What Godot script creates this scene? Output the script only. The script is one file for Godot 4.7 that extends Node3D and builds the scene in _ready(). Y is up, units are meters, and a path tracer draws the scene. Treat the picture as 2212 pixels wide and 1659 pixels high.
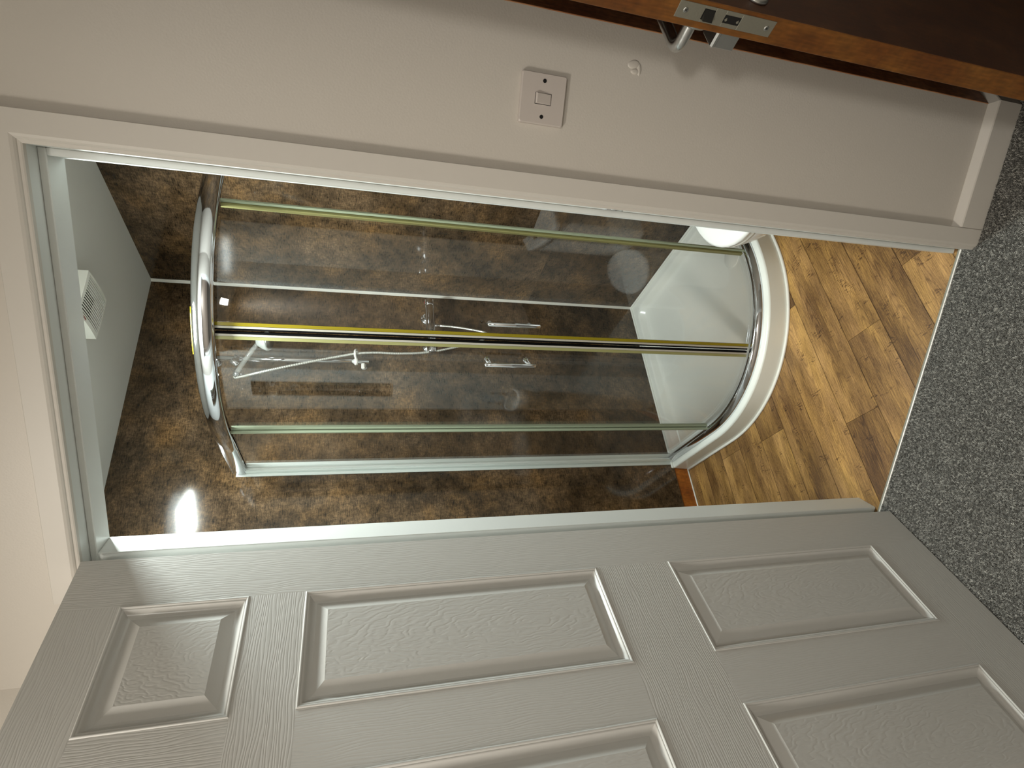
extends Node3D
# A chamfered shower room seen through its doorway from a small hall; the photograph lies on its side.

const S := 0.70710678
const CORNER := Vector3(-0.3655, 0.0, -1.573)     # where the two brown walls of the shower room meet
const CEIL := 2.31
var M := {}
var taken := {}
var rng := RandomNumberGenerator.new()


func _ready() -> void:
	rng.seed = 7
	# ---------------------------------------------------------------- camera
	var cam := Camera3D.new()
	cam.name = "camera"
	add_child(cam)
	var yaw := deg_to_rad(16.66117972)
	var pitch := deg_to_rad(-16.0851851)
	var roll := deg_to_rad(0.90865452)
	var b := Basis(Vector3.UP, yaw) * Basis(Vector3.RIGHT, pitch) * Basis(Vector3(0, 0, 1), roll)
	cam.transform = Transform3D(Basis(-b.y, b.x, b.z), Vector3(0, 1.495, 1.09))
	cam.fov = rad_to_deg(2.0 * atan(829.5 / 1197.955))
	cam.near = 0.02
	cam.far = 50.0
	cam.current = true
	# ---------------------------------------------------------------- air, exposure
	var we := WorldEnvironment.new()
	we.name = "surroundings"
	var env := Environment.new()
	env.background_mode = Environment.BG_COLOR
	env.background_color = Color(0.02, 0.02, 0.02)
	env.ambient_light_source = Environment.AMBIENT_SOURCE_DISABLED
	env.tonemap_mode = Environment.TONE_MAPPER_LINEAR
	env.tonemap_exposure = 1.0
	env.sdfgi_enabled = true
	env.ssao_enabled = true
	env.ssil_enabled = true
	we.environment = env
	add_child(we)
	# ---------------------------------------------------------------- the two lamps and an added hall fill (their light)
	lamp("shower_room_lamp", "white glass dome lamp on the shower room ceiling behind the door head", L(0.775, CEIL, 0.805), 0.125, 0.065, Color(0.955, 1.0, 0.985), 3.0, 6.0)
	disc_lamp("hall_lamp", "white disc lamp on the hall ceiling near the open white door", Vector3(-0.93, 2.40, 1.05), 0.14, Color(1.0, 0.97, 0.92), 1.95)
	disc_lamp("hall_lamp", "added unseen fill lamp, a white disc on the hall ceiling behind the camera", Vector3(0.25, 2.40, 2.0), 0.14, Color(1.0, 0.985, 0.95), 1.35)  # added fill, evens out the light across the hall wall
	make_materials()
	shell()
	doorway()
	white_door()
	brown_door()
	shower_tray()
	enclosure()
	shower_fittings()
	fan()
	toilet()
	basin()
	small_things()
	carpet_pile()


# ==================================================================== helpers
func L(p: float, y: float, q: float) -> Vector3:      # shower room: p metres from its left brown wall, q metres from its right one
	return CORNER + Vector3(S * (p - q), y, S * (p + q))


func numbered(called: String) -> String:
	if not taken.has(called):
		taken[called] = 0
		return called
	taken[called] += 1
	return "%s_%03d" % [called, taken[called]]


func tag(o: Node3D, label: String, category := "", group := "", kind := "") -> Node3D:
	if label:
		o.set_meta("label", label)
	if category:
		o.set_meta("category", category)
	if group:
		o.set_meta("group", group)
	if kind:
		o.set_meta("kind", kind)
	return o


func thing(called: String, label: String, category: String, at := Vector3.ZERO, turn := 0.0, group := "", kind := "") -> Node3D:
	var o := Node3D.new()
	o.name = numbered(called)
	add_child(o)
	o.position = at
	o.rotation.y = turn
	tag(o, label, category, group, kind)
	return o


func obj(called: String, st: SurfaceTool, mat: Material, parent: Node = null) -> MeshInstance3D:
	st.generate_normals()
	var o := MeshInstance3D.new()
	o.mesh = st.commit()
	o.material_override = mat
	if parent == null:
		o.name = numbered(called)
		add_child(o)
	else:
		o.name = called
		parent.add_child(o, true)
	return o


func begin(smooth := false) -> SurfaceTool:
	var st := SurfaceTool.new()
	st.begin(Mesh.PRIMITIVE_TRIANGLES)
	st.set_smooth_group(0 if smooth else -1)
	return st


func tri(st: SurfaceTool, a: Vector3, b: Vector3, c: Vector3, out: Vector3, ua := Vector2.ZERO, ub := Vector2.ZERO, uc := Vector2.ZERO) -> void:
	if (b - a).cross(c - a).dot(out) > 0.0:
		var t := b
		b = c
		c = t
		var u := ub
		ub = uc
		uc = u
	st.set_uv(ua)
	st.add_vertex(a)
	st.set_uv(ub)
	st.add_vertex(b)
	st.set_uv(uc)
	st.add_vertex(c)


func quad(st: SurfaceTool, a: Vector3, b: Vector3, c: Vector3, d: Vector3, out: Vector3, ua := Vector2.ZERO, ub := Vector2.ZERO, uc := Vector2.ZERO, ud := Vector2.ZERO) -> void:
	tri(st, a, b, c, out, ua, ub, uc)
	tri(st, a, c, d, out, ua, uc, ud)


func cbox(st: SurfaceTool, lo: Vector3, hi: Vector3, bev := 0.001, xf := Transform3D.IDENTITY) -> void:   # a box with chamfered edges
	var c := (lo + hi) / 2.0
	var h := (hi - lo) / 2.0
	var e := minf(bev, minf(h.x, minf(h.y, h.z)) * 0.98)
	var face := func(axis: int, s: float) -> Array:
		var u := (axis + 1) % 3
		var v := (axis + 2) % 3
		var r := []
		for k in [[-1, -1], [1, -1], [1, 1], [-1, 1]]:
			var p := Vector3.ZERO
			p[axis] = s * h[axis]
			p[u] = k[0] * (h[u] - e)
			p[v] = k[1] * (h[v] - e)
			r.append(xf * (c + p))
		return r
	for axis in 3:
		for s in [-1.0, 1.0]:
			var f: Array = face.call(axis, s)
			var n := Vector3.ZERO
			n[axis] = s
			quad(st, f[0], f[1], f[2], f[3], xf.basis * n)
	for axis in 3:      # the edges along each axis
		var u := (axis + 1) % 3
		var v := (axis + 2) % 3
		for su in [-1.0, 1.0]:
			for sv in [-1.0, 1.0]:
				var q := []
				for k in [[-1, 0], [1, 0], [1, 1], [-1, 1]]:
					var p := Vector3.ZERO
					p[axis] = k[0] * (h[axis] - e)
					p[u] = su * (h[u] - (e if k[1] else 0.0))
					p[v] = sv * (h[v] - (0.0 if k[1] else e))
					q.append(xf * (c + p))
				var n := Vector3.ZERO
				n[u] = su
				n[v] = sv
				quad(st, q[0], q[1], q[2], q[3], xf.basis * n)
	for sx in [-1.0, 1.0]:
		for sy in [-1.0, 1.0]:
			for sz in [-1.0, 1.0]:
				var n := Vector3(sx, sy, sz)
				tri(st, xf * (c + n * Vector3(h.x, h.y - e, h.z - e)), xf * (c + n * Vector3(h.x - e, h.y, h.z - e)), xf * (c + n * Vector3(h.x - e, h.y - e, h.z)), xf.basis * n)


func boxed(called: String, lo: Vector3, hi: Vector3, mat: Material, parent: Node = null, bev := 0.001) -> MeshInstance3D:
	var st := begin()
	cbox(st, lo, hi, bev)
	return obj(called, st, mat, parent)


func prism(st: SurfaceTool, pts: PackedVector2Array, y0: float, y1: float, uv_at := Vector2.ZERO, uv_x := Vector2.ZERO, uv_y := Vector2.ZERO) -> void:   # an upright block over a convex outline (x, z)
	var mid := Vector2.ZERO
	for p in pts:
		mid += p / pts.size()
	var uv := func(p: Vector2) -> Vector2: return uv_at + Vector2(p.dot(uv_x), p.dot(uv_y))
	for i in pts.size():
		var a := pts[i]
		var c := pts[(i + 1) % pts.size()]
		var n := (a + c) / 2.0 - mid
		quad(st, Vector3(a.x, y0, a.y), Vector3(c.x, y0, c.y), Vector3(c.x, y1, c.y), Vector3(a.x, y1, a.y), Vector3(n.x, 0, n.y), uv.call(a), uv.call(c), uv.call(c), uv.call(a))
		tri(st, Vector3(mid.x, y1, mid.y), Vector3(a.x, y1, a.y), Vector3(c.x, y1, c.y), Vector3.UP, uv.call(mid), uv.call(a), uv.call(c))
		tri(st, Vector3(mid.x, y0, mid.y), Vector3(a.x, y0, a.y), Vector3(c.x, y0, c.y), Vector3.DOWN, uv.call(mid), uv.call(a), uv.call(c))


func loft(st: SurfaceTool, rings: Array, cap0 := true, cap1 := true, around := true, inward := false) -> void:
	var n: int = rings[0].size()
	for k in rings.size() - 1:
		var r0: PackedVector3Array = rings[k]
		var r1: PackedVector3Array = rings[k + 1]
		var mid := Vector3.ZERO
		for i in n:
			mid += (r0[i] + r1[i]) / (2.0 * n)
		for i in (n if around else n - 1):
			var j := (i + 1) % n
			var out := (r0[i] + r0[j] + r1[i] + r1[j]) / 4.0 - mid
			quad(st, r0[i], r0[j], r1[j], r1[i], -out if inward else out)
	for e in [[cap0, 0, 1], [cap1, rings.size() - 1, rings.size() - 2]]:
		if e[0]:
			var r: PackedVector3Array = rings[e[1]]
			var o: PackedVector3Array = rings[e[2]]
			var mid := Vector3.ZERO
			var other := Vector3.ZERO
			for i in n:
				mid += r[i] / n
				other += o[i] / n
			var out := mid - other
			if out.length() < 1e-5:
				out = Vector3.UP
			for i in n:
				tri(st, mid, r[i], r[(i + 1) % n], -out if inward else out)


func tube(st: SurfaceTool, pts: PackedVector3Array, r: float, sides := 12, radii := PackedFloat32Array()) -> void:
	var rings := []
	var side := Vector3.ZERO
	for i in pts.size():
		var t := (pts[mini(i + 1, pts.size() - 1)] - pts[maxi(i - 1, 0)]).normalized()
		if side == Vector3.ZERO:
			side = t.cross(Vector3.UP if absf(t.y) < 0.9 else Vector3.RIGHT).normalized()
		side = (side - t * side.dot(t)).normalized()
		var up := t.cross(side)
		var ring := PackedVector3Array()
		var rr := radii[i] if radii.size() else r
		for k in sides:
			var a := TAU * k / sides
			ring.append(pts[i] + (side * cos(a) + up * sin(a)) * rr)
		rings.append(ring)
	loft(st, rings)


func curve(pts: Array, steps := 8) -> PackedVector3Array:       # a smooth line through the points
	var out := PackedVector3Array()
	for i in pts.size() - 1:
		var a: Vector3 = pts[maxi(i - 1, 0)]
		var b: Vector3 = pts[i]
		var c: Vector3 = pts[i + 1]
		var d: Vector3 = pts[mini(i + 2, pts.size() - 1)]
		for k in steps:
			out.append(b.cubic_interpolate(c, a, d, float(k) / steps))
	out.append(pts[-1])
	return out


func lathe(st: SurfaceTool, prof: Array, segs := 24, xf := Transform3D.IDENTITY, cap0 := true, cap1 := true) -> void:   # (radius, height) turned about y
	var rings := []
	for p in prof:
		var ring := PackedVector3Array()
		for k in segs:
			var a := TAU * k / segs
			ring.append(xf * Vector3(p[0] * cos(a), p[1], p[0] * sin(a)))
		rings.append(ring)
	loft(st, rings, cap0, cap1)


func along(dir: Vector3, at: Vector3) -> Transform3D:      # y axis laid along dir
	var y := dir.normalized()
	var x := y.cross(Vector3.UP if absf(y.y) < 0.9 else Vector3.RIGHT).normalized()
	return Transform3D(Basis(x, y, x.cross(y)), at)


func noise(freq: float, seed_: int, octaves := 3, kind := FastNoiseLite.TYPE_SIMPLEX_SMOOTH) -> FastNoiseLite:
	var n := FastNoiseLite.new()
	n.noise_type = kind
	n.frequency = freq
	n.seed = seed_
	n.fractal_type = FastNoiseLite.FRACTAL_FBM if octaves > 1 else FastNoiseLite.FRACTAL_NONE
	n.fractal_octaves = octaves
	return n


func field(w: int, h: int, freq: float, seed_: int, octaves := 3, sx := 1, sy := 1) -> PackedByteArray:     # noise drawn sx, sy times longer than it is made
	var im := noise(freq, seed_, octaves).get_image(maxi(w / sx, 4), maxi(h / sy, 4))
	im.convert(Image.FORMAT_L8)
	if sx > 1 or sy > 1:
		im.resize(w, h, Image.INTERPOLATE_CUBIC)
	return im.get_data()


func picture(w: int, h: int, data: PackedByteArray, format := Image.FORMAT_RGB8) -> ImageTexture:
	return ImageTexture.create_from_image(Image.create_from_data(w, h, false, format, data))


func noise_tex(size: int, freq: float, seed_: int, octaves := 3) -> ImageTexture:
	var n := noise(freq, seed_, octaves)
	var im := n.get_seamless_image(size, size)
	im.convert(Image.FORMAT_L8)
	return ImageTexture.create_from_image(im)


# ==================================================================== materials
func plain(called: String, c: Color, rough := 0.5, metal := 0.0, spec := 0.5) -> StandardMaterial3D:
	var m := StandardMaterial3D.new()
	m.resource_name = called
	m.albedo_color = c
	m.roughness = rough
	m.metallic = metal
	m.metallic_specular = spec
	M[called] = m
	return m


func relief(m: StandardMaterial3D, t: Texture2D, cm: float, scale := 0.0) -> void:
	m.heightmap_enabled = true
	m.heightmap_texture = t
	m.heightmap_scale = cm
	if scale > 0.0:
		m.uv1_triplanar = true
		m.uv1_scale = Vector3.ONE * scale


func make_materials() -> void:
	var stipple := noise_tex(512, 0.035, 3, 4)
	var fine_stipple := noise_tex(1024, 0.045, 5, 4)
	relief(plain("wall_paint", Color(0.83, 0.805, 0.77), 0.45), fine_stipple, 0.012, 4.0)
	relief(plain("inside_paint", Color(0.86, 0.87, 0.86), 0.6), stipple, 0.03, 2.6)
	relief(plain("ceiling_paint", Color(0.84, 0.84, 0.815), 0.8), stipple, 0.02, 2.6)
	relief(plain("gloss_paint", Color(0.835, 0.815, 0.785), 0.48), stipple, 0.008, 3.5)
	plain("lining_paint", Color(0.88, 0.89, 0.88), 0.33)
	plain("white_plastic", Color(0.84, 0.83, 0.80), 0.35)
	plain("switch_plastic", Color(0.80, 0.765, 0.74), 0.35)
	plain("hole", Color(0.05, 0.045, 0.04), 0.8)
	plain("fan_plastic", Color(0.90, 0.90, 0.87), 0.4)
	plain("red_print", Color(0.50, 0.12, 0.09), 0.5)
	plain("fan_dark", Color(0.22, 0.22, 0.21), 0.7)
	plain("chrome", Color(0.86, 0.87, 0.89), 0.06, 1.0)
	plain("satin_metal", Color(0.78, 0.79, 0.79), 0.28, 1.0)
	relief(plain("lock_metal", Color(0.62, 0.61, 0.56), 0.5, 0.75), stipple, 0.01, 9.0)
	plain("aluminium", Color(0.90, 0.93, 0.92), 0.3, 0.35)
	plain("bright_metal", Color(0.92, 0.91, 0.89), 0.4, 0.3)
	plain("ceramic", Color(0.93, 0.93, 0.92), 0.12)
	plain("acrylic", Color(0.94, 0.95, 0.925), 0.22)
	plain("sealant", Color(0.90, 0.89, 0.86), 0.4)
	plain("yellow_seal", Color(0.54, 0.48, 0.09), 0.25)
	plain("pale_seal", Color(0.58, 0.57, 0.38), 0.3)
	plain("green_seal", Color(0.60, 0.64, 0.55), 0.25)
	plain("grey_seal", Color(0.70, 0.68, 0.64), 0.35)
	plain("black_magnet", Color(0.03, 0.028, 0.03), 0.7, 0.0, 0.2)
	plain("hose_metal", Color(0.80, 0.80, 0.77), 0.35, 0.6)
	plain("mirror_glass", Color(0.9, 0.9, 0.9), 0.02, 1.0)
	var g := plain("glass", Color(0.70, 0.78, 0.74, 0.003), 0.015)
	g.transparency = BaseMaterial3D.TRANSPARENCY_ALPHA
	var cp := plain("clear_plastic", Color(0.80, 0.82, 0.80, 0.12), 0.08)
	cp.transparency = BaseMaterial3D.TRANSPARENCY_ALPHA
	var fr := plain("frosted_plastic", Color(0.88, 0.90, 0.88, 0.45), 0.12)
	fr.transparency = BaseMaterial3D.TRANSPARENCY_ALPHA
	laminate()
	planks_texture()
	door_grain()
	varnish()
	var cb := plain("carpet_back", Color(0.42, 0.41, 0.39), 1.0, 0.0, 0.2)
	relief(cb, stipple, 0.5, 12.0)
	var pile := plain("carpet_pile", Color.WHITE, 0.95, 0.0, 0.2)
	pile.vertex_color_use_as_albedo = true


func laminate() -> void:
	var w := 1024
	var h := 1536
	var a := field(w, h, 0.0042, 11, 3)
	var bb := field(w, h, 0.026, 12, 4, 1, 1)
	var c := field(w, h, 0.30, 13, 2, 6, 1)
	var d := field(w, h, 0.30, 14, 3)
	var e := field(w, h, 0.006, 15, 3)
	var f := field(w, h, 0.12, 16, 3, 1, 2)
	var px := PackedByteArray()
	px.resize(w * h * 3)
	for i in w * h:
		var t := clampf(0.40 + (a[i] - 128) * 0.0036 + (bb[i] - 128) * 0.0024, 0.0, 1.0)
		var rust := clampf((e[i] - 112) * 0.008, 0.0, 1.0) * (0.3 + 0.7 * t)
		var k := 0.18 + (c[i] * 0.55 + d[i] * 0.60 + f[i] * 0.45) / 252.0
		var r := lerpf(lerpf(58.0, 134.0, t), 150.0, rust * 0.65) * k
		var gg := lerpf(lerpf(45.0, 108.0, t), 110.0, rust * 0.65) * k
		var bl := lerpf(lerpf(31.0, 80.0, t), 62.0, rust * 0.65) * k
		var dash := 1.0 - clampf((92.0 - c[i]) * 0.02, 0.0, 1.0) * clampf((150.0 - bb[i]) * 0.02, 0.0, 1.0) * 0.35
		r *= dash
		gg *= dash
		bl *= dash
		px[i * 3] = int(minf(r * 0.80, 255.0))
		px[i * 3 + 1] = int(minf(gg * 0.80, 255.0))
		px[i * 3 + 2] = int(minf(bl * 0.80, 255.0))
	var m := plain("laminate", Color.WHITE, 0.09)
	m.albedo_texture = picture(w, h, px)


func planks_texture() -> void:       # eight printed oak boards, one above another; each board of the floor shows a window of it
	var w := 2048
	var h := 1024
	var streak := field(w, h, 0.50, 21, 2, 34, 1)
	var pore := field(w, h, 0.48, 22, 2, 12, 1)
	var blot := field(w, h, 0.008, 23, 3, 3, 1)
	var warp := field(w, h, 0.012, 24, 2, 4, 1)
	var tick := field(w, h, 0.16, 25, 2, 1, 4)
	var knot := field(w, h, 0.013, 26, 2)
	var grit := field(w, h, 0.40, 27, 2, 3, 1)
	var px := PackedByteArray()
	px.resize(w * h * 3)
	for s in 8:
		var tone := [0.02, 0.12, -0.07, 0.06, -0.13, 0.14, -0.03, 0.05][s] as float
		var arc: float = [0.62, 0.35, 0.5, 0.7, 0.42, 0.55, 0.3, 0.66][s]
		var cut: float = [0.42, 0.62, 0.36, 0.68, 0.5, 0.34, 0.58, 0.45][s]
		var cut2: float = [0.74, 0.30, 0.70, 0.33, 0.80, 0.66, 0.27, 0.78][s]
		for yy in 128:
			var v := yy / 128.0
			var dv := v - arc
			var stave := (0.06 if v > cut else -0.05) + (-0.06 if v > cut2 else 0.04)
			var seam := clampf(1.0 - absf(v - cut) * 110.0, 0.0, 1.0) * 0.22 + clampf(1.0 - absf(v - cut2) * 110.0, 0.0, 1.0) * 0.14
			seam += clampf(1.0 - minf(v, 1.0 - v) * 50.0, 0.0, 1.0) * 0.26
			for x in w:
				var i := (s * 128 + yy) * w + x
				var wp := (warp[i] - 128) / 128.0
				var ring := dv * dv * 12.0 + x * 0.0021 + wp * 0.16
				var line := ring * 8.0
				line -= floorf(line)
				line = maxf(0.0, 1.0 - absf(line - 0.5) * 4.2)
				var t := 0.56 + tone + stave + (blot[i] - 128) * 0.0021 + (streak[i] - 128) * 0.0024 + (grit[i] - 128) * 0.0010
				t -= line * 0.24 * (0.3 + pore[i] / 255.0) * clampf(1.1 - absf(dv) * 1.2, 0.15, 1.0) + seam
				var dark := clampf((96.0 - pore[i]) * 0.03, 0.0, 1.0) * 0.16
				var check := clampf((tick[i] - 146) * 0.02, 0.0, 1.0) * clampf((knot[i] - 168) * 0.03, 0.0, 1.0)
				t = clampf(t - dark - check * 0.4, 0.0, 1.0)
				var o := i * 3
				px[o] = int(lerpf(62.0, 200.0, t))
				px[o + 1] = int(lerpf(39.0, 156.0, t))
				px[o + 2] = int(lerpf(20.0, 96.0, t * (0.94 + wp * 0.10)))
	var m := plain("plank_print", Color.WHITE, 0.38)
	m.albedo_texture = picture(w, h, px)


func door_grain() -> void:
	# straight grain: u along (1.024 m), v across (0.128 m)
	var w := 1024
	var h := 256
	var wa := field(w, h, 0.010, 31, 2, 2, 1)
	var wb := field(w, h, 0.05, 32, 2, 5, 1)
	var fi := field(w, h, 0.25, 33, 2, 10, 1)
	var px := PackedByteArray()
	px.resize(w * h)
	for y in h:
		for x in w:
			var i := y * w + x
			var t := y / 9.0 + (wa[i] - 128) * 0.0075 + (wb[i] - 128) * 0.0035
			var l := t - floorf(t)
			var v := 190.0 - 150.0 * exp(-pow((l - 0.5) * 5.5, 2.0)) * (0.45 + fi[i] / 300.0) + (fi[i] - 128) * 0.25
			px[i] = int(clampf(v, 0.0, 255.0))
	var m := plain("door_straight", Color(0.80, 0.795, 0.78), 0.36)
	relief(m, picture(w, h, px, Image.FORMAT_L8), 0.035)
	# flame grain of the panels: u across, v up
	w = 256
	h = 768
	var wc := field(w, h, 0.012, 34, 2)
	var wd := field(w, h, 0.05, 35, 2, 1, 3)
	var fn := field(w, h, 0.25, 36, 2, 1, 10)
	px = PackedByteArray()
	px.resize(w * h)
	for y in h:
		for x in w:
			var i := y * w + x
			var du := (x - 128.0) / 128.0
			var dv := (y - 560.0) / 768.0
			var rr := sqrt(du * du * 0.55 + dv * dv * 2.2)
			var t := rr * 13.0 + (wc[i] - 128) * 0.0055 + (wd[i] - 128) * 0.004
			var l := t - floorf(t)
			var v := 190.0 - 150.0 * exp(-pow((l - 0.5) * 4.5, 2.0)) * (0.4 + fn[i] / 300.0) + (fn[i] - 128) * 0.2
			px[i] = int(clampf(v, 0.0, 255.0))
	var m2 := plain("door_flame", Color(0.80, 0.795, 0.78), 0.36)
	relief(m2, picture(w, h, px, Image.FORMAT_L8), 0.035)
	plain("door_mould", Color(0.80, 0.795, 0.78), 0.22)


func varnish() -> void:
	var w := 256
	var h := 512
	var a := field(w, h, 0.012, 41, 3, 1, 2)
	var f := field(w, h, 0.22, 42, 3, 1, 9)
	var g := field(w, h, 0.06, 43, 3)
	for kind in [["varnished_edge", Color(0.42, 0.255, 0.10), 0.38], ["dark_veneer", Color(0.25, 0.135, 0.055), 0.5], ["raw_skirting", Color(0.62, 0.36, 0.12), 0.5], ["shade_board", Color(0.74, 0.52, 0.37), 0.45]]:  # the last brown stands in for shade on the turned white wall
		var c: Color = kind[1]
		var px := PackedByteArray()
		px.resize(w * h * 3)
		for i in w * h:
			var k := 0.62 + a[i] * 0.0012 + f[i] * 0.0011 + g[i] * 0.0008
			px[i * 3] = int(clampf(c.r * 255.0 * k, 0, 255))
			px[i * 3 + 1] = int(clampf(c.g * 255.0 * k * (0.92 + a[i] * 0.0006), 0, 255))
			px[i * 3 + 2] = int(clampf(c.b * 255.0 * k * (0.85 + a[i] * 0.001), 0, 255))
		var m := plain(kind[0], Color.WHITE, kind[2])
		m.albedo_texture = picture(w, h, px)
		m.uv1_triplanar = true
		m.uv1_scale = Vector3(3.3, 1.6, 3.3)


# ==================================================================== the lamps
func lamp(called: String, label: String, at: Vector3, r: float, drop: float, c: Color, energy: float, glow: float) -> void:
	var t := thing(called, label, "lamp", at)
	var st := begin(true)
	lathe(st, [[r * 1.04, 0.0], [r * 1.04, -0.016], [r * 0.98, -0.02]], 32)
	obj("base", st, plain(called + "_base", Color(0.9, 0.9, 0.88), 0.4), t)
	st = begin(true)
	lathe(st, [[r * 0.98, -0.02], [r * 0.95, -0.4 * drop], [r * 0.82, -0.68 * drop], [r * 0.58, -0.88 * drop], [r * 0.28, -0.98 * drop], [0.002, -drop]], 32, Transform3D.IDENTITY, false)
	var m := plain(called + "_glass", Color(0.95, 0.95, 0.95), 0.25)
	m.emission_enabled = true
	m.emission = c
	m.emission_energy_multiplier = glow
	obj("dome_glass", st, m, t)
	under_light(t, "bulb_light", -drop - 0.004, r * 1.6, c, energy)


func under_light(t: Node3D, called: String, y: float, side: float, c: Color, energy: float) -> void:
	var o := AreaLight3D.new()
	o.name = called
	t.add_child(o)
	o.position = Vector3(0, y, 0)
	o.rotation.x = -PI / 2
	o.area_size = Vector2(side, side)
	o.light_color = c
	o.light_energy = energy
	o.area_range = 12.0
	o.area_attenuation = 2.0
	o.shadow_enabled = true


func disc_lamp(called: String, label: String, at: Vector3, r: float, c: Color, energy: float) -> void:
	var t := thing(called, label, "lamp", at)
	var st := begin(true)
	lathe(st, [[r * 1.06, 0.0], [r * 1.06, -0.022], [r * 1.04, -0.026], [r, -0.026]], 40, Transform3D.IDENTITY, true, false)
	obj("rim", st, M.get("lamp_rim", plain("lamp_rim", Color(0.9, 0.9, 0.88), 0.4)), t)
	st = begin(true)
	lathe(st, [[r, -0.0245], [r * 0.5, -0.025], [0.002, -0.025]], 40, Transform3D.IDENTITY, false)
	var m := plain(called + "_glow", Color(0.95, 0.95, 0.95), 0.4)
	m.emission_enabled = true
	m.emission = c
	m.emission_energy_multiplier = 4.0
	obj("glowing_face", st, m, t)
	under_light(t, "panel_light", -0.028, r * 1.7, c, energy)


# ==================================================================== the shell
func local_box(called: String, label: String, p0: float, p1: float, y0: float, y1: float, q0: float, q1: float, mat: Material) -> MeshInstance3D:
	var st := begin()
	cbox(st, Vector3(p0, y0, q0), Vector3(p1, y1, q1), 0.001)
	var o := obj(called, st, mat)
	o.position = CORNER
	o.rotation.y = -PI / 4
	tag(o, label, "wall", "", "structure")
	return o


func shell() -> void:
	var st: SurfaceTool
	# the wall with the doorway (hall side at z = 0)
	st = begin()
	cbox(st, Vector3(0.0605, -0.01, -0.095), Vector3(0.373, 2.42, 0.0), 0.00001)
	cbox(st, Vector3(-0.975, -0.01, -0.095), Vector3(-0.7295, 2.42, 0.0), 0.00001)
	cbox(st, Vector3(-0.7295, 1.998, -0.095), Vector3(0.0605, 2.42, 0.0), 0.00001)
	var wf := obj("wall_front", st, M.wall_paint)
	tag(wf, "off-white painted hall wall round the shower room doorway", "wall", "", "structure")
	# a filled lump of old paint on it
	st = begin(true)
	for k in [[0.3135, 0.9885, 0.0075, 0.012, 0.25], [0.302, 0.984, 0.005, 0.009, 0.1], [0.3065, 0.976, 0.011, 0.004, 0.15]]:
		lathe(st, [[1.0, 0.0], [0.93, 0.45], [0.75, 0.8], [0.4, 1.0], [0.02, 1.03]], 16, Transform3D(Basis(Vector3(k[2], k[2] * k[4], 0), Vector3(0, 0, 0.0022), Vector3(-k[3] * k[4], k[3], 0)), Vector3(k[0], k[1], 0)), false)
	obj("paint_lump", st, M.wall_paint, wf)
	# bathroom walls: the two brown ones, and the two that stand behind the doorway
	var lam := func(called: String, label: String, face: Array, uv0: Vector2) -> void:
		var s2 := begin()
		var lo: Vector3 = face[0]
		var hi: Vector3 = face[1]
		cbox(s2, lo, hi, 0.0005)
		var o := obj(called, s2, M.inside_paint)
		o.position = CORNER
		o.rotation.y = -PI / 4
		tag(o, label, "wall", "", "structure")
		var s3 := begin()
		var on_left: bool = face[2]
		var len: float = face[3]
		var a := func(k: float, y: float, d: float) -> Vector3: return Vector3(d, y, k) if on_left else Vector3(k, y, d)
		var uv := func(k: float, y: float) -> Vector2: return uv0 + Vector2(k / 1.6, (2.31 - y) / 2.4)
		var k0 := 0.0
		quad(s3, a.call(k0, 0.073, 0.0), a.call(len, 0.073, 0.0), a.call(len, CEIL, 0.0), a.call(k0, CEIL, 0.0), Vector3(1, 0, 0) if on_left else Vector3(0, 0, 1), uv.call(k0, 0.073), uv.call(len, 0.073), uv.call(len, CEIL), uv.call(k0, CEIL))
		quad(s3, a.call(k0, 0.073, 0.0), a.call(len, 0.073, 0.0), a.call(len, 0.073, -0.01), a.call(k0, 0.073, -0.01), Vector3.DOWN)
		obj("laminate_panel", s3, M.laminate, o)
	lam.call("wall_left", "glossy mottled brown panelled wall behind the shower riser rail", [Vector3(-0.11, -0.01, -0.11), Vector3(-0.01, CEIL + 0.05, 1.54), true, 1.44], Vector2(0.05, 0.02))
	lam.call("wall_right", "glossy mottled brown panelled wall beyond the toilet and right of the shower corner", [Vector3(-0.01, -0.01, -0.11), Vector3(1.634, CEIL + 0.05, -0.01), false, 1.534], Vector2(0.37, 0.31))
	var wn := local_box("wall_near_right", "white shower room wall that turns away behind the brown door", 1.534, 1.634, -0.01, 2.42, -0.75, 0.589, M.wall_paint)
	wn.name = "wall_right_return"
	local_box("wall_far", "white shower room wall behind the left jamb, carrying basin and mirror", -0.11, 0.684, -0.01, CEIL + 0.05, 1.44, 1.52, M.inside_paint)
	st = begin()
	cbox(st, Vector3(-0.02, -0.01, -0.09), Vector3(1.5, 2.42, 0.0), 0.0005)
	var wn2 := obj("wall_left_return", st, M.wall_paint)
	wn2.position = Vector3(-0.97, 0.0, 0.0)
	wn2.rotation.y = PI * 1.25
	wn2.scale = Vector3(1, 1, -1)
	tag(wn2, "off-white hall wall that comes forward left of the open white door", "wall", "", "structure")
	tag(boxed("wall_hall_left", Vector3(-2.05, -0.01, -1.1), Vector3(-1.95, 2.42, 2.5), M.wall_paint), "off-white hall wall far left, outside the picture", "wall", "", "structure")
	tag(boxed("wall_hall_right", Vector3(1.22, -0.01, -1.0), Vector3(1.32, 2.42, 2.5), M.wall_paint), "off-white hall wall far right, outside the picture", "wall", "", "structure")
	tag(boxed("wall_back", Vector3(-2.05, -0.01, 2.4), Vector3(1.32, 2.42, 2.5), M.wall_paint), "off-white hall wall behind the camera", "wall", "", "structure")
	# ceilings
	st = begin()
	var room := PackedVector2Array()
	for k in [[-0.05, -0.05], [1.58, -0.05], [1.58, 0.56], [0.66, 1.48], [-0.05, 1.48]]:
		var v := L(k[0], 0, k[1])
		room.append(Vector2(v.x, v.z))
	prism(st, room, CEIL, CEIL + 0.06)
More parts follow.
